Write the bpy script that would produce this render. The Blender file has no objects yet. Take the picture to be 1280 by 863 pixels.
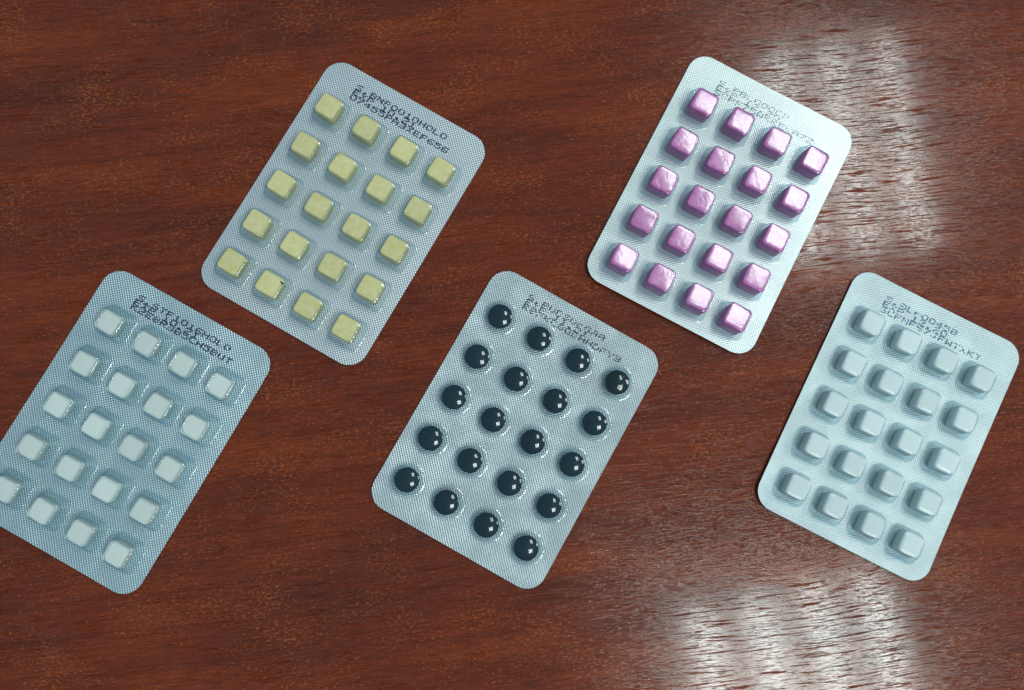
import bpy, bmesh, math, random
from mathutils import Matrix, Vector
random.seed(7)
S = bpy.context.scene
C = S.collection
MM = 0.001

# ---------------------------------------------------------------- camera, world, lamps, exposure
CAM_H, FPX, AX, AY = 323.4865, 1153.407, 0.113043, -0.037918
cam = bpy.data.cameras.new('camera')
cam.sensor_width = 36.0
cam.lens = FPX / 1280 * 36.0
cam.clip_start, cam.clip_end = 0.01, 20
co = bpy.data.objects.new('camera', cam)
C.objects.link(co)
co.matrix_world = Matrix.Translation((0, 0, CAM_H * MM)) @ (Matrix.Rotation(AX, 4, 'X') @ Matrix.Rotation(AY, 4, 'Y'))
S.camera = co

w = bpy.data.worlds.new('World')
S.world = w
w.use_nodes = True
bg = w.node_tree.nodes['Background']
bg.inputs['Color'].default_value = (0.52, 0.77, 0.92, 1)
bg.inputs['Strength'].default_value = 0.34

S.view_settings.view_transform = 'Standard'
S.view_settings.look = 'None'
S.view_settings.gamma = 1
S.view_settings.use_curve_mapping = False
S.view_settings.exposure = 0.15


def ceiling_lamp(cx, cy, ang, power, tubes=(0, 1, 2, 3), tint=(0.89, 1.0, 0.965)):
    """A square ceiling fitting of four fluorescent tubes, two metres above the table."""
    M = Matrix.Translation((cx * MM, cy * MM, 2.0)) @ Matrix.Rotation(math.radians(ang), 4, 'Z')
    for k in tubes:
        l = bpy.data.lights.new('ceiling_tube', 'AREA')
        l.shape = 'RECTANGLE'
        l.size, l.size_y = 0.075, 0.58
        l.energy = power
        l.color = tint
        o = bpy.data.objects.new('ceiling_tube', l)
        C.objects.link(o)
        o.matrix_world = M @ Matrix.Translation(((k - 1.5) * 0.145, 0, 0))


ceiling_lamp(905, 775, 8, 2.8, (1, 2, 3))
ceiling_lamp(821, -635, 12, 3.9)
ceiling_lamp(2300, 330, 10, 3.0)

# ---------------------------------------------------------------- node helpers


class NT:
    def __init__(s, name):
        s.m = bpy.data.materials.new(name)
        s.m.use_nodes = True
        s.t = s.m.node_tree
        s.t.nodes.clear()
        s.out = s.n('ShaderNodeOutputMaterial')

    def n(s, typ, **kw):
        nd = s.t.nodes.new(typ)
        for k, v in kw.items():
            setattr(nd, k, v)
        return nd

    def put(s, sock, v):
        if hasattr(v, 'links') or isinstance(v, bpy.types.NodeSocket):
            s.t.links.new(v, sock)
        else:
            sock.default_value = v

    def math(s, op, a, b=0.0, clamp=False):
        nd = s.n('ShaderNodeMath', operation=op, use_clamp=clamp)
        s.put(nd.inputs[0], a)
        s.put(nd.inputs[1], b)
        return nd.outputs[0]

    def mapping(s, vec, scale=(1, 1, 1), rot=0.0, loc=(0, 0, 0)):
        nd = s.n('ShaderNodeMapping')
        s.put(nd.inputs['Vector'], vec)
        nd.inputs['Scale'].default_value = scale
        nd.inputs['Rotation'].default_value = (0, 0, rot)
        nd.inputs['Location'].default_value = loc
        return nd.outputs[0]

    def noise(s, vec, scale, detail=3, rough=0.5, dist=0.0):
        nd = s.n('ShaderNodeTexNoise')
        s.put(nd.inputs['Vector'], vec)
        nd.inputs['Scale'].default_value = scale
        nd.inputs['Detail'].default_value = detail
        nd.inputs['Roughness'].default_value = rough
        nd.inputs['Distortion'].default_value = dist
        return nd.outputs['Fac']

    def ramp(s, fac, stops):
        nd = s.n('ShaderNodeValToRGB')
        s.put(nd.inputs[0], fac)
        e = nd.color_ramp.elements
        while len(e) < len(stops):
            e.new(0.5)
        for el, (p, c) in zip(e, stops):
            el.position = p
            el.color = (*c, 1) if len(c) == 3 else c
        return nd.outputs[0]

    def map(s, v, a, b, c=0.0, d=1.0):
        nd = s.n('ShaderNodeMapRange')
        s.put(nd.inputs[0], v)
        for i, x in enumerate((a, b, c, d)):
            nd.inputs[i + 1].default_value = x
        return nd.outputs[0]

    def mix(s, f, a, b, blend='MIX'):
        nd = s.n('ShaderNodeMix', data_type='RGBA', blend_type=blend)
        s.put(nd.inputs[0], f)
        s.put(nd.inputs[6], a)
        s.put(nd.inputs[7], b)
        return nd.outputs[2]

    def bump(s, h, dist, strength=1.0, normal=None):
        nd = s.n('ShaderNodeBump')
        s.put(nd.inputs['Height'], h)
        nd.inputs['Distance'].default_value = dist
        nd.inputs['Strength'].default_value = strength
        if normal is not None:
            s.put(nd.inputs['Normal'], normal)
        return nd.outputs[0]

    def principled(s, **kw):
        nd = s.n('ShaderNodeBsdfPrincipled')
        for k, v in kw.items():
            s.put(nd.inputs[k.replace('_', ' ')], v)
        s.t.links.new(nd.outputs[0], s.out.inputs[0])
        return nd


def obj_mm(t):
    """Object coordinates in millimetres."""
    tc = t.n('ShaderNodeTexCoord')
    return t.mapping(tc.outputs['Object'], (1000, 1000, 1000))


# ---------------------------------------------------------------- materials
def wood_material():
    t = NT('brown_wood_laminate')
    p = obj_mm(t)
    g = t.mapping(p, (1, 1, 1), math.radians(-6.5))          # x runs along the grain
    # gentle waviness of the grain
    wv = t.n('ShaderNodeTexNoise')
    t.put(wv.inputs['Vector'], g)
    wv.inputs['Scale'].default_value = 0.012
    sub = t.n('ShaderNodeVectorMath', operation='SUBTRACT')
    t.put(sub.inputs[0], wv.outputs['Color'])
    sub.inputs[1].default_value = (0.5, 0.5, 0.5)
    sc = t.n('ShaderNodeVectorMath', operation='MULTIPLY')
    t.put(sc.inputs[0], sub.outputs[0])
    sc.inputs[1].default_value = (0, 8, 0)
    ad = t.n('ShaderNodeVectorMath', operation='ADD')
    t.put(ad.inputs[0], g)
    t.put(ad.inputs[1], sc.outputs[0])
    g = ad.outputs[0]
    broad = t.noise(t.mapping(g, (0.010, 0.05, 1)), 1, 4, 0.55)
    bands = t.noise(t.mapping(g, (0.02, 0.33, 1)), 1, 4, 0.6)
    fine = t.noise(t.mapping(g, (0.16, 1.5, 1)), 1, 5, 0.65)
    base = t.ramp(broad, [(0.25, (0.108, 0.0185, 0.0085)), (0.5, (0.186, 0.0280, 0.0080)), (0.75, (0.270, 0.0440, 0.0095))])
    dark = t.map(bands, 0.34, 0.56, 0.80, 1.05)
    dk = t.map(fine, 0.34, 0.62, 0.66, 1.16)
    mul = t.math('MULTIPLY', dark, dk)
    cmb = t.n('ShaderNodeCombineColor')
    for i in range(3):
        t.put(cmb.inputs[i], mul)
    col = t.mix(1.0, base, cmb.outputs[0], 'MULTIPLY')
    # orange flecks of the printed grain, clustered
    fl = t.noise(t.mapping(g, (0.75, 1.3, 1)), 1, 4, 0.72, 0.3)
    fl2 = t.noise(t.mapping(g, (0.035, 0.06, 1)), 1, 3, 0.6)
    thr = t.map(fl2, 0.35, 0.72, 0.605, 0.485)
    fm = t.math('MULTIPLY', t.math('SUBTRACT', fl, thr), 9.0, True)
    fm = t.math('MULTIPLY', fm, 0.62)
    col = t.mix(fm, col, (0.50, 0.130, 0.030, 1))
    # long dark grain lines
    ln = t.noise(t.mapping(g, (0.035, 0.95, 1), 0, (31, 7, 0)), 1, 3, 0.55)
    lm = t.map(ln, 0.66, 0.74, 0.0, 0.5)
    col = t.mix(lm, col, (0.022, 0.0085, 0.007, 1))
    # pale specks of dust
    vo = t.n('ShaderNodeTexVoronoi')
    t.put(vo.inputs['Vector'], t.mapping(p, (0.085, 0.085, 0)))
    vo.inputs['Scale'].default_value = 1
    speck = t.math('LESS_THAN', vo.outputs['Distance'], 0.014)
    col = t.mix(t.math('MULTIPLY', speck, 0.6), col, (0.42, 0.38, 0.33, 1))
    # embossed pores: short dashes along the grain
    por = t.noise(t.mapping(g, (0.07, 1.7, 1), 0, (3, 9, 0)), 1, 3, 0.6)
    pm = t.map(por, 0.555, 0.605, 0.0, 1.0)
    por2 = t.noise(t.mapping(g, (0.30, 3.4, 1)), 1, 3, 0.65)
    micro = t.noise(t.mapping(g, (0.9, 2.6, 1)), 1, 4, 0.7)
    pm2 = t.map(por2, 0.53, 0.62, 0.0, 0.6)
    h = t.math('SUBTRACT', t.math('MULTIPLY', micro, 0.55), t.math('ADD', t.math('MULTIPLY', pm, 1.0), pm2))
    nrm = t.bump(h, 0.00003, 0.27)
    und = t.noise(t.mapping(g, (0.05, 0.5, 1), 0, (50, 0, 0)), 1, 3, 0.5)
    nrm = t.bump(und, 0.00003, 0.3, nrm)
    rg = t.math('ADD', t.map(micro, 0.3, 0.7, 0.05, 0.12), t.math('ADD', t.math('MULTIPLY', pm, 0.3), t.math('MULTIPLY', pm2, 0.22)))
    spec = t.math('SUBTRACT', 0.48, t.math('ADD', t.math('MULTIPLY', pm, 0.4), t.math('MULTIPLY', pm2, 0.22)))
    t.principled(Base_Color=col, Roughness=rg, Specular_IOR_Level=spec, Normal=nrm)
    return t.m


def foil_material(name, base, metallic, rough, knurl, coat, bend=0.0, seed=0.0):
    """Knurled aluminium foil seen through the clear film sealed on it."""
    t = NT(name)
    p = obj_mm(t)
    k = t.mapping(p, (1, 1, 1), math.radians(45 + seed * 2))
    sp = t.n('ShaderNodeSeparateXYZ')
    t.put(sp.inputs[0], k)
    f = 2 * math.pi / 0.80
    sx = t.math('SINE', t.math('MULTIPLY', sp.outputs[0], f))
    sy = t.math('SINE', t.math('MULTIPLY', sp.outputs[1], f))
    wob = t.noise(t.mapping(p, (0.09, 0.09, 0.09), 0, (seed * 13, seed * 7, 0)), 1, 3, 0.5)
    amp = t.map(wob, 0.36, 0.60, 0.72, 1.0)
    h = t.math('MULTIPLY', t.math('ADD', sx, sy), amp)
    n1 = t.bump(h, 0.00006, knurl)
    soft = t.noise(t.mapping(p, (0.045, 0.045, 0.045), 0, (seed * 5, seed * 3, 0)), 1, 2, 0.5)
    n2 = t.bump(soft, 0.0012, bend + 0.03, n1)
    nc = t.bump(soft, 0.0012, bend + 0.02, t.bump(h, 0.00001, knurl * 0.5))
    mott = t.noise(t.mapping(p, (0.5, 0.5, 0.5)), 1, 4, 0.6)
    col = t.mix(t.map(mott, 0.35, 0.65, 0.0, 0.16), (*base, 1), (*(c * 0.78 for c in base), 1))
    t.principled(Base_Color=col, Metallic=metallic, Roughness=rough, Normal=n2, Coat_Weight=coat, Coat_Roughness=0.13, Coat_Normal=nc)
    return t.m


def film_material(name, rough, f0):
    """Clear thin plastic: passes straight through, shines at its curves, a little denser edge-on."""
    t = NT(name)
    lw = t.n('ShaderNodeLayerWeight')
    lw.inputs['Blend'].default_value = 0.5
    f = lw.outputs['Facing']
    p = obj_mm(t)
    nz = t.noise(t.mapping(p, (0.55, 0.55, 0.55)), 1, 3, 0.55)
    nrm = t.bump(nz, 0.0004, 0.35)
    tr = t.n('ShaderNodeBsdfTransparent')
    t.put(tr.inputs[0], t.ramp(f, [(0.0, (0.97, 0.985, 0.985)), (0.3, (0.93, 0.96, 0.97)), (0.5, (0.78, 0.87, 0.91)), (0.85, (0.64, 0.77, 0.84)), (1.0, (0.50, 0.63, 0.70))]))
    gl = t.n('ShaderNodeBsdfGlossy')
    gl.inputs['Roughness'].default_value = rough
    gl.inputs['Color'].default_value = (1, 1, 1, 1)
    t.put(gl.inputs['Normal'], nrm)
    fr = t.math('ADD', t.math('MULTIPLY', t.math('POWER', f, 3.5), 0.28), f0, True)
    mx = t.n('ShaderNodeMixShader')
    t.put(mx.inputs[0], fr)
    t.t.links.new(tr.outputs[0], mx.inputs[1])
    t.t.links.new(gl.outputs[0], mx.inputs[2])
    t.t.links.new(mx.outputs[0], t.out.inputs[0])
    return t.m


def tablet_material(name, base, alt, rough, coat, coat_rough, wrinkle, wscale=0.32, sss=0.0, spec=0.2, coat_ior=1.5):
    """Pressed tablet under the tight film: mottled body, shine from the film on it."""
    t = NT(name)
    p = obj_mm(t)
    oi = t.n('ShaderNodeObjectInfo')
    rnd = t.n('ShaderNodeVectorMath', operation='SCALE')
    cv = t.n('ShaderNodeCombineXYZ')
    for i in range(3):
        t.put(cv.inputs[i], oi.outputs['Random'])
    t.put(rnd.inputs[0], cv.outputs[0])
    rnd.inputs['Scale'].default_value = 400
    ad = t.n('ShaderNodeVectorMath', operation='ADD')
    t.put(ad.inputs[0], p)
    t.put(ad.inputs[1], rnd.outputs[0])
    q = ad.outputs[0]
    mott = t.noise(t.mapping(q, (0.5, 0.5, 0.5)), 1, 5, 0.65)
    col = t.mix(t.map(mott, 0.35, 0.65), (*base, 1), (*alt, 1))
    val = t.map(oi.outputs['Random'], 0, 1, 0.93, 1.06)
    cmb = t.n('ShaderNodeCombineColor')
    for i in range(3):
        t.put(cmb.inputs[i], val)
    col = t.mix(1.0, col, cmb.outputs[0], 'MULTIPLY')
    wr = t.noise(t.mapping(q, (wscale, wscale, wscale)), 1, 2.5, 0.5, 0.8)
    nc = t.bump(wr, 0.0008, wrinkle)
    n0 = t.bump(mott, 0.0002, 0.12)
    # the film is pressed on the upper face only: its shine ends at the sides
    ge = t.n('ShaderNodeNewGeometry')
    sp = t.n('ShaderNodeSeparateXYZ')
    t.put(sp.inputs[0], ge.outputs['Normal'])
    cw = t.math('MULTIPLY', t.map(sp.outputs[2], 0.25, 0.7, 0.0, 1.0), coat)
    t.principled(Base_Color=col, Roughness=rough, Normal=n0, Coat_Weight=cw, Coat_Roughness=coat_rough, Coat_Normal=nc, Coat_IOR=coat_ior,
                 Specular_IOR_Level=spec, Subsurface_Weight=sss, Subsurface_Scale=0.0012, Subsurface_Radius=(1, 1, 1))
    return t.m


def ink_material(name, col, coat):
    t = NT(name)
    p = obj_mm(t)
    nz = t.noise(t.mapping(p, (2.2, 2.2, 2.2)), 1, 3, 0.6)
    c = t.mix(t.map(nz, 0.4, 0.68, 0, 0.6), (*col, 1), (*(x * 3.2 + 0.05 for x in col), 1))
    t.principled(Base_Color=c, Roughness=0.5, Coat_Weight=coat, Coat_Roughness=0.13)
    return t.m


M_WOOD = wood_material()
M_FILM = film_material('clear_plastic_film', 0.07, 0.08)
M_FILM_MATT = film_material('matt_plastic_film', 0.30, 0.06)

# ---------------------------------------------------------------- mesh helpers


def link(name, verts, faces, mat, parent=None, smooth=True):
    me = bpy.data.meshes.new(name)
    me.from_pydata([tuple(c * MM for c in v) for v in verts], [], faces)
    me.materials.append(mat)
    if smooth:
        me.polygons.foreach_set('use_smooth', [True] * len(me.polygons))
    me.update()
    o = bpy.data.objects.new(name, me)
    C.objects.link(o)
    if parent:
        o.parent = parent
    return o


def ring(half, rad, z, n=9):
    """Rounded square outline, 4*n points; half = rad gives a circle."""
    out = []
    for q in range(4):
        cx, cy = [(1, 1), (-1, 1), (-1, -1), (1, -1)][q]
        for k in range(n):
            a = math.radians(q * 90 + 90 * k / (n - 1 + (1 if half - rad < 1e-6 else 0)))
            out.append((cx * (half - rad) + rad * math.cos(a), cy * (half - rad) + rad * math.sin(a), z))
    return out


def loft(rings, cap_bottom=False, cap_top=None):
    v, f = [], []
    n = len(rings[0])
    for r in rings:
        v += r
    for i in range(len(rings) - 1):
        for k in range(n):
            a, b = i * n + k, i * n + (k + 1) % n
            f.append((a, b, b + n, a + n))
    if cap_bottom:
        f.append(tuple(reversed(range(n))))
    if cap_top is not None:
        v.append((0, 0, cap_top))
        o = (len(rings) - 1) * n
        for k in range(n):
            f.append((o + k, o + (k + 1) % n, len(v) - 1))
    return v, f


def cube_tablet(a, h, bev, crown, draft=0.0):
    """Square pressed tablet with rounded edges and a slightly domed top."""
    r = [ring(a - 0.5 + draft, min(1.2, a), 0.05), ring(a + draft, 1.3, 0.5), ring(a, 1.3, h - bev)]
    for k in range(1, 6):
        t = math.radians(90 * k / 5)
        ins = bev * (1 - math.cos(t))
        r.append(ring(a - ins, 1.3 if 1.3 > 0 else 1, h - bev + bev * math.sin(t)))
    a2 = a - bev
    for s in (0.8, 0.5, 0.2):
        r.append(ring(a2 * s, min(1.25, a2 * s * 0.6), h + crown * (1 - s * s)))
    return loft(r, True, h + crown)


def lens_tablet(rad, band, R):
    """Round biconvex tablet."""
    n = 9
    sag = R - math.sqrt(R * R - rad * rad)
    r = []
    for s in (0.5, 0.8, 0.95, 1.0):
        r.append(ring(rad * s, rad * s, 0.1 + sag - (R - math.sqrt(R * R - (rad * s) ** 2) - sag) * 0 - (math.sqrt(R * R - (rad * s) ** 2) - (R - sag)), n))
    z0 = 0.1 + sag
    r.append(ring(rad + 0.06, rad + 0.06, z0 + band * 0.5, n))
    for s in (1.0, 0.97, 0.92, 0.84, 0.74, 0.62, 0.48, 0.34, 0.2, 0.1):
        r.append(ring(rad * s, rad * s, z0 + band + math.sqrt(R * R - (rad * s) ** 2) - (R - sag), n))
    return loft(r, True, z0 + band + sag)


def square_pocket(a0, h, inner, cr, ox, oy, slope=0.5):
    """Clear square pocket drawn up round a tablet whose top edge it grips."""
    r = [ring(a0 + 0.75, cr + 0.6, 0.07), ring(a0 + 0.45, cr + 0.4, 0.14), ring(a0 + 0.2, cr + 0.2, 0.40), ring(a0 + 0.05, cr, 0.9)]
    hw = h - 1.0
    slope += 0.3
    for s in (0.35, 0.7, 1.0):
        r.append(ring(a0 - slope * s, cr, 0.9 + (hw - 0.9) * s))
    top = a0 - slope
    for k in range(1, 5):
        t = math.radians(90 * k / 4)
        r.append(ring(top - 0.85 * (1 - math.cos(t)), cr, hw + 0.95 * math.sin(t)))
    n = len(r)
    rin = [(x + ox, y + oy, z) for x, y, z in ring(inner, 1.2, h + 0.03)]
    last = r[-1]
    r.append([tuple((p + q) / 2 for p, q in zip(A, B)) for A, B in zip(last, rin)])
    r.append(rin)
    return loft(r)


def round_pocket(r0, rad, h, R):
    n = 9
    prof = [(r0 + 1.25, 0.07), (r0 + 0.7, 0.16), (r0 + 0.25, 0.5), (r0, 1.0), (r0 - 0.25, h * 0.5), (rad + 0.38, h * 0.70), (rad + 0.14, h * 0.79), (rad * 0.985, h * 0.83)]
    return loft([ring(a, a, z, n) for a, z in prof])


# 5 x 7 dot-matrix characters of the batch printer
FONT = {
    'A': '01110 10001 10001 11111 10001 10001 10001', 'B': '11110 10001 10001 11110 10001 10001 11110',
    'C': '01111 10000 10000 10000 10000 10000 01111', 'D': '11110 10001 10001 10001 10001 10001 11110',
    'E': '11111 10000 10000 11110 10000 10000 11111', 'F': '11111 10000 10000 11110 10000 10000 10000',
    'G': '01111 10000 10000 10011 10001 10001 01111', 'H': '10001 10001 10001 11111 10001 10001 10001',
    'J': '00111 00010 00010 00010 00010 10010 01100', 'K': '10001 10010 10100 11000 10100 10010 10001',
    'L': '10000 10000 10000 10000 10000 10000 11111', 'N': '10001 11001 10101 10101 10011 10001 10001',
    'O': '01110 10001 10001 10001 10001 10001 01110', 'P': '11110 10001 10001 11110 10000 10000 10000',
    'R': '11110 10001 10001 11110 10100 10010 10001', 'S': '01111 10000 10000 01110 00001 00001 11110',
    'T': '11111 00100 00100 00100 00100 00100 00100', 'U': '10001 10001 10001 10001 10001 10001 01110',
    'V': '10001 10001 10001 10001 01010 01010 00100', 'W': '10001 10001 10001 10101 10101 11011 10001',
    'X': '10001 01010 00100 00100 00100 01010 10001', 'Y': '10001 10001 01010 00100 00100 00100 00100',
    'Z': '11111 00001 00010 00100 01000 10000 11111', 'r': '00000 00000 10110 11001 10000 10000 10000',
    '0': '01110 10001 10001 10001 10001 10001 01110', '1': '00100 01100 00100 00100 00100 00100 11111',
    '2': '01110 10001 00001 00110 01000 10000 11111', '3': '11110 00001 00001 01110 00001 00001 11110',
    '4': '00010 00110 01010 10010 11111 00010 00010', '5': '11111 10000 11110 00001 00001 10001 01110',
    '6': '01111 10000 10000 11110 10001 10001 01110', '7': '11111 00001 00010 00100 00100 01000 01000',
    '8': '01110 10001 10001 01110 10001 10001 01110', '.': '00000 00000 00000 00000 00000 01100 01100',
    ':': '00000 01100 01100 00000 01100 01100 00000', ' ': '00000 00000 00000 00000 00000 00000 00000'}


# ---------------------------------------------------------------- the table
def make_table():
    bm = bmesh.new()
    bmesh.ops.create_cube(bm, size=1.0)
    bmesh.ops.scale(bm, vec=(1.4, 0.8, 0.025), verts=bm.verts)
    bmesh.ops.translate(bm, vec=(0, 0.03, -0.0125), verts=bm.verts)
    bmesh.ops.bevel(bm, geom=[e for e in bm.edges], offset=0.002, segments=2, affect='EDGES')
    me = bpy.data.meshes.new('table_top')
    bm.to_mesh(me)
    bm.free()
    me.materials.append(M_WOOD)
    o = bpy.data.objects.new('table_top', me)
    C.objects.link(o)
    o['kind'] = 'structure'
    o['label'] = 'glossy red-brown wood grain table top under the five blister packs'
    o['category'] = 'table'
    return o


make_table()

ORD = ['first', 'second', 'third', 'fourth', 'fifth']


class Pack:
    pass


def make_pack(cfg):
    P = cfg
    x, y, th, pu, pv, W, L, ox, oy = P['fit']
    root = bpy.data.objects.new('blister_pack', None)
    C.objects.link(root)
    root.empty_display_size = 0.02
    root.location = (x * MM, y * MM, 0)
    root.rotation_euler = (0, 0, th)
    root['label'] = P['label']
    root['category'] = 'blister pack'
    root['group'] = 'blister packs lying on the table'
    RM = Matrix.Translation((x * MM, y * MM, 0)) @ Matrix.Rotation(th, 4, 'Z')
    bl, br, bb, bt = P['bow']          # lift of the left, right, bottom and lettered end, mm

    def bow(u, v):
        a, b = u / (W / 2), v / (L / 2)
        return 0.06 + (bl if a < 0 else br) * a * a + (bb if b < 0 else bt) * b * b

    # backing sheet: rounded rectangle, slightly bowed, 0.3 mm thick
    T = 0.30
    R = P.get('corner', 7.0)
    rows, cols = [], 26
    vs = []
    for k in range(9):
        t = math.radians(90 * k / 8)
        vs.append((-L / 2 + R - R * math.cos(t), W / 2 - R + R * math.sin(t)))
    m = 30
    for k in range(1, m):
        vs.append((-L / 2 + R + (L - 2 * R) * k / m, W / 2))
    for k in range(9):
        t = math.radians(90 * k / 8)
        vs.append((L / 2 - R + R * math.sin(t), W / 2 - R + R * math.cos(t)))
    V, F = [], []
    nr = len(vs)
    for lvl, dz in enumerate((0.0, T)):
        for (v, hw) in vs:
            for k in range(cols + 1):
                u = -hw + 2 * hw * k / cols
                V.append((u, v, bow(u, v) + dz))
    c1 = cols + 1
    N = nr * c1
    for i in range(nr - 1):
        for k in range(cols):
            a = i * c1 + k
            F.append((N + a, N + a + 1, N + a + c1 + 1, N + a + c1))
            F.append((a, a + c1, a + c1 + 1, a + 1))
    edge = [k for k in range(c1)] + [i * c1 + cols for i in range(1, nr)] + [(nr - 1) * c1 + k for k in range(cols - 1, -1, -1)] + [i * c1 for i in range(nr - 2, 0, -1)]
    for i in range(len(edge)):
        a, b = edge[i], edge[(i + 1) % len(edge)]
        F.append((a, b, b + N, a + N))
    sheet = link('foil_sheet', V, F, P['foil'], root)
    # keep the cut edge crisp
    if hasattr(sheet.data, 'set_sharp_from_angle'):
        sheet.data.set_sharp_from_angle(angle=math.radians(40))

    # pockets and tablets
    pv0, pf0 = P['pocket']
    tv0, tf0 = P['tablet']
    pocket0 = tablet0 = None
    for i in range(5):
        for j in range(4):
            u, v = (j - 1.5) * pu + ox, (2 - i) * pv + oy
            e = 0.5
            su = (bow(u + e, v) - bow(u - e, v)) / (2 * e)
            sv = (bow(u, v + e) - bow(u, v - e)) / (2 * e)
            nz = Vector((-su, -sv, 1)).normalized()
            ux = Vector((1, 0, su)).normalized()
            vy = nz.cross(ux)
            B = Matrix(((ux.x, vy.x, nz.x, u * MM), (ux.y, vy.y, nz.y, v * MM), (ux.z, vy.z, nz.z, (bow(u, v) + T) * MM), (0, 0, 0, 1)))
            if pocket0 is None:
                pocket0 = link('pocket', pv0, pf0, P.get('film', M_FILM), root)
                o = pocket0
            else:
                o = pocket0.copy()
                C.objects.link(o)
                o.parent = root
            o.matrix_local = B @ Matrix.Rotation(random.uniform(-0.03, 0.03), 4, 'Z')
            if tablet0 is None:
                tablet0 = link('tablet', tv0, tf0, P['pill'])
                t = tablet0
            else:
                t = tablet0.copy()
                C.objects.link(t)
            dx, dy = P['shift']
            jx, jy = (random.uniform(-1, 1) * P['jit'] for _ in range(2))
            ja = random.uniform(-1, 1) * P.get('turn', 0.03)
            tx, ty = random.uniform(-1, 1) * P.get('tip', 0.0), random.uniform(-1, 1) * P.get('tip', 0.0)
            if 'lean' in P:      # tablets leaning a little in their pockets
                tx += P['lean'][0]
                ty += P['lean'][1]
            t.matrix_world = RM @ B @ Matrix.Translation(((dx + jx) * MM, (dy + jy) * MM, 0)) @ Matrix.Rotation(ja, 4, 'Z') @ Matrix.Rotation(tx, 4, 'X') @ Matrix.Rotation(ty, 4, 'Y')
            t['category'] = 'tablet'
            t['group'] = P['tgroup']
            t['label'] = P['tlabel'].format(row=ORD[i], col=ORD[j])
            odd = P.get('odd', {}).get((i, j))
            if odd:
                t.data = t.data.copy()
                t.data.materials[0] = odd[0]
                t['label'] = odd[1]

    # small dark specks on the pack: flat irregular flakes
    rs = random.Random(P['seed'] + 50)
    for (u, v, z, ru, rv, ang) in P.get('specks', []):
        base = bow(u, v) + T + z if z < 1 else z + T + bow(u, v)
        V, F = [], []
        n = 8
        for lv, sc in ((0.0, 1.0), (0.10, 0.6)):
            for k in range(n):
                a = 2 * math.pi * k / n
                q = rs.uniform(0.75, 1.1) * sc
                a1, b1 = ru * q * math.cos(a), rv * q * math.sin(a)
                V.append((u + a1 * math.cos(ang) - b1 * math.sin(ang), v + a1 * math.sin(ang) + b1 * math.cos(ang), base + lv))
        for k in range(n):
            F.append((k, (k + 1) % n, n + (k + 1) % n, n + k))
        F.append(tuple(range(n, 2 * n)))
        link('dark_speck', V, F, P['ink'], root)

    # three batch-print lines, each a mesh of small ink dots
    pitch, lines = P['pitch'], P['lines']
    cw, ch = pitch * 0.80 / 5, P.get('chh', 2.05) / 7
    rnd = random.Random(P['seed'])
    for li, (txt, u0, v0) in enumerate(lines):
        V, F = [], []
        for ci, c in enumerate(txt):
            g = FONT[c].split()
            fade = rnd.uniform(0.2, 1.0)
            for r in range(7):
                for k in range(5):
                    if g[r][k] != '1':
                        continue
                    if rnd.random() < P['drop'] * fade:
                        continue
                    gu = 0.07 if rnd.random() < P['drop'] else 0.0
                    ua = u0 + ci * pitch + k * cw - (3.0 - r) * -0.03
                    va = v0 - (r - 3) * ch
                    z = bow(ua, va) + T + 0.012 + 0.006 * li
                    b = len(V)
                    bo = P.get('bold', 0.0)
                    x0, x1 = ua + (gu - bo * 0.5) * cw, ua + cw * (1 - gu + bo * 0.5)
                    y0, y1 = va - ch * (0.5 + bo - gu), va + ch * (0.5 + bo - gu)
                    z += ((r * 5 + k) % 7) * 0.0006
                    V += [(x0, y0, z), (x1, y0, z), (x1, y1, z), (x0, y1, z)]
                    F.append((b, b + 1, b + 2, b + 3))
        link('printed_text', V, F, P['ink'], root, smooth=False)
    return root, bow, RM, T


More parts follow.
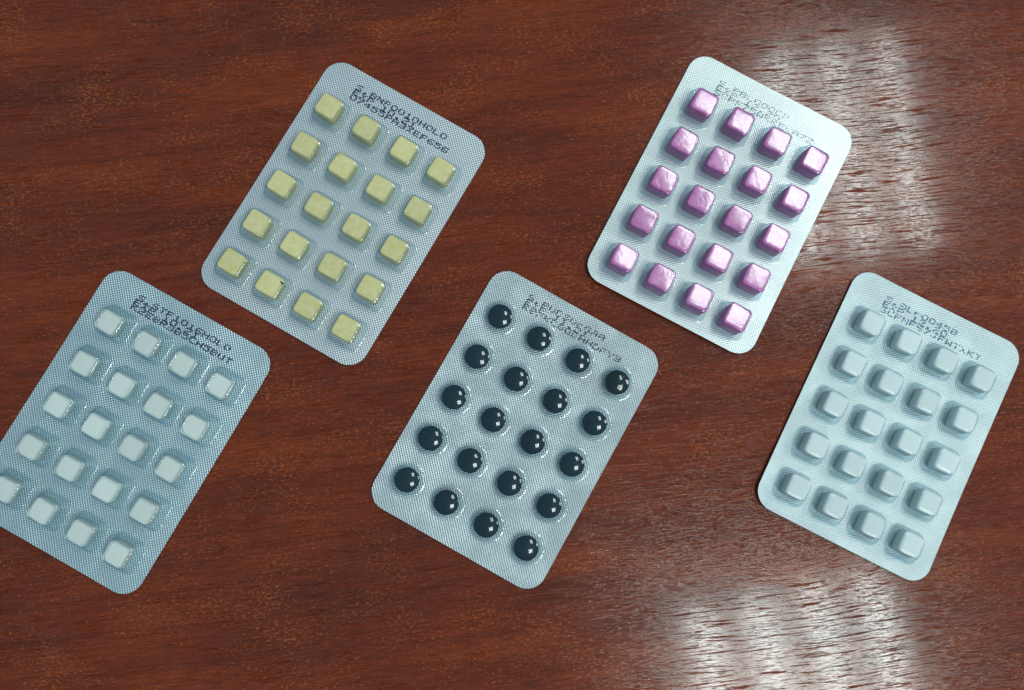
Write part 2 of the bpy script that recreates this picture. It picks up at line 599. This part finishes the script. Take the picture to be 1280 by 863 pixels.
# ---------------------------------------------------------------- the five packs
def add_packs():
    foil_y = foil_material('foil_yellow_pack', (0.65, 0.69, 0.72), 0.70, 0.42, 0.55, 0.35, 0.0, 0.2)
    foil_p = foil_material('foil_pink_pack', (0.68, 0.75, 0.74), 0.55, 0.40, 0.55, 1.0, 0.04, 0.7)
    foil_b = foil_material('foil_black_pack', (0.60, 0.67, 0.68), 0.75, 0.40, 1.0, 0.40, 0.0, 1.3)
    foil_l = foil_material('foil_white_pack', (0.56, 0.68, 0.72), 0.85, 0.42, 0.7, 0.40, 0.28, 2.1)
    foil_r = foil_material('foil_grey_pack', (0.56, 0.64, 0.65), 0.65, 0.44, 0.6, 0.40, 0.03, 3.4)
    yel = tablet_material('yellow_tablet', (0.86, 0.77, 0.44), (0.78, 0.68, 0.29), 0.55, 0.25, 0.2, 0.2, sss=0.3)
    pink = tablet_material('pink_tablet', (0.57, 0.115, 0.40), (0.68, 0.23, 0.52), 0.5, 1.0, 0.14, 0.065, 0.22, coat_ior=1.76)
    black = tablet_material('black_tablet', (0.005, 0.024, 0.036), (0.008, 0.032, 0.046), 0.4, 1.0, 0.012, 0.02, 0.5, spec=0.1)
    white = tablet_material('white_tablet', (0.80, 0.84, 0.78), (0.76, 0.81, 0.76), 0.55, 0.2, 0.2, 0.2, sss=0.4)
    grey = tablet_material('grey_tablet', (0.82, 0.89, 0.88), (0.79, 0.87, 0.85), 0.6, 0.08, 0.35, 0.2, sss=0.6)
    black_c = tablet_material('black_tablet_creased', (0.006, 0.019, 0.026), (0.009, 0.026, 0.034), 0.4, 1.0, 0.02, 0.45, 0.22, spec=0.1)
    ink_d = ink_material('ink_dark_blue', (0.008, 0.014, 0.055), 0.35)
    ink_p = ink_material('ink_teal', (0.020, 0.075, 0.105), 0.7)
    ink_r = ink_material('ink_blue', (0.02, 0.085, 0.16), 0.4)

    make_pack(dict(fit=(-46.852, 84.5721, -0.525, 15.2883, 16.2448, 65.8594, 94.8684, 0.1953, -4.1299), bow=(0.3, 0.2, 0.5, 0.3), foil=foil_y, pill=yel, seed=1,
        label='silver blister pack of pale yellow square tablets, printed BNP0010HOLO', tgroup='yellow tablets in their blister pack',
        tlabel='yellow square tablet, {row} row below the lettering, {col} from the left in its row',
        tablet=cube_tablet(3.9, 6.6, 0.6, 0.08), pocket=square_pocket(5.35, 6.6, 3.35, 1.6, -0.35, 0.30), shift=(-0.35, 0.30), jit=0.12, tip=0.02, specks=[(-4.0, -33.6, 6.55, 1.0, 0.35, -0.1)],
        ink=ink_d, drop=0.05, bold=0.16, pitch=2.93, lines=[('S.BNP0010HOLO', -20.2, 41.6), ('EXP 10.21', -20.2, 39.5), ('07455PA3XEF656', -20.2, 37.4)]))
    make_pack(dict(fit=(88.2826, 88.4533, -0.486, 14.8677, 16.2169, 66.4427, 94.6788, -0.4782, -5.0382), bow=(0.75, 0.05, 1.7, 0.15), foil=foil_p, pill=pink, seed=2,
        label='silver blister pack of pink square tablets lying in the lamp glare', tgroup='pink tablets in their blister pack',
        tlabel='pink square tablet, {row} row below the lettering, {col} from the left in its row',
        tablet=cube_tablet(4.15, 7.8, 0.42, 0.04), pocket=square_pocket(5.45, 7.8, 3.65, 1.9, 0.15, 0.1), shift=(0.15, 0.1), jit=0.1, tip=0.022, lean=(-0.012, 0.028),
        ink=ink_p, drop=0.30, pitch=2.93, lines=[('S.PBL0006P', -20.6, 40.4), ('EXP 12.20', -20.6, 38.4), ('S8PF75WKKEVA7Z', -20.6, 36.4)]))
    make_pack(dict(fit=(13.8883, 7.9007, -0.5178, 15.6917, 16.2994, 67.2836, 94.4763, -0.6064, -1.8997), bow=(0.3, 0.2, 0.6, 0.4), foil=foil_b, pill=black, seed=3,
        label='silver blister pack of glossy black round tablets', tgroup='black tablets in their blister pack',
        tlabel='black round tablet, {row} row below the lettering, {col} from the left in its row',
        odd={(0, 3): (black_c, 'black round tablet with creased shiny film, first row below the lettering, fourth from left')},
        tablet=lens_tablet(4.25, 1.5, 10.2), pocket=round_pocket(5.15, 4.25, 3.75, 10.2), shift=(0, 0), jit=0.03, tip=0.02,
        ink=ink_d, drop=0.24, bold=0.08, pitch=2.85, lines=[('S.PUDS0rGAA', -19.0, 42.3), ('EXP 11.21', -19.0, 40.3), ('K8FKC8GEHHDFY3', -19.0, 38.3)]))
    make_pack(dict(fit=(-121.645, 7.4952, -0.5167, 14.6084, 16.1843, 66.4576, 94.8723, 0.9413, -2.4981), bow=(0.4, 0.3, 0.6, 0.5), foil=foil_l, pill=white, seed=4,
        label='bluish silver blister pack of white square tablets, printed STF1016HOLO', tgroup='white tablets in their blister pack',
        tlabel='white square tablet of the STF1016HOLO pack, {row} row below the lettering, {col} from left',
        tablet=cube_tablet(3.65, 6.6, 0.6, 0.08), pocket=square_pocket(5.3, 6.7, 3.1, 1.8, -0.55, -0.35, 0.7), shift=(-0.55, -0.35), jit=0.12, tip=0.02,
        ink=ink_d, drop=0.08, bold=0.16, pitch=2.90, lines=[('S.STF1016HOLO', -19.6, 41.8), ('EXP 10.21', -19.9, 39.9), ('K2E8R3B5CH5BUT', -19.9, 38.0)]))
    make_pack(dict(fit=(146.1362, 8.5924, -0.4713, 14.5373, 16.05, 66.3328, 93.5328, -0.55, -3.9636), bow=(0.8, 0.2, 1.0, 0.3), foil=foil_r, pill=grey, seed=5,
        label='pale silver blister pack of grey-white square tablets, printed BLr0045B', tgroup='grey-white tablets in their blister pack',
        tlabel='grey-white square tablet of the BLr0045B pack, {row} row below the lettering, {col} from left',
        tablet=cube_tablet(3.9, 6.2, 1.15, 0.1), pocket=square_pocket(5.45, 6.15, 2.95, 2.2, 0.3, 0.2, 0.8), shift=(0.3, 0.2), jit=0.15, tip=0.03,
        film=M_FILM_MATT, ink=ink_r, drop=0.2, bold=0.1, pitch=2.90, lines=[('S.BLr0045B', -19.6, 40.6), ('EXP 12.20', -19.8, 38.4), ('SCFNF67JFWTXKT', -19.8, 36.2)]))


add_packs()
S.cycles.use_denoising = True
S.cycles.transparent_max_bounces = 16
S.cycles.max_bounces = 8
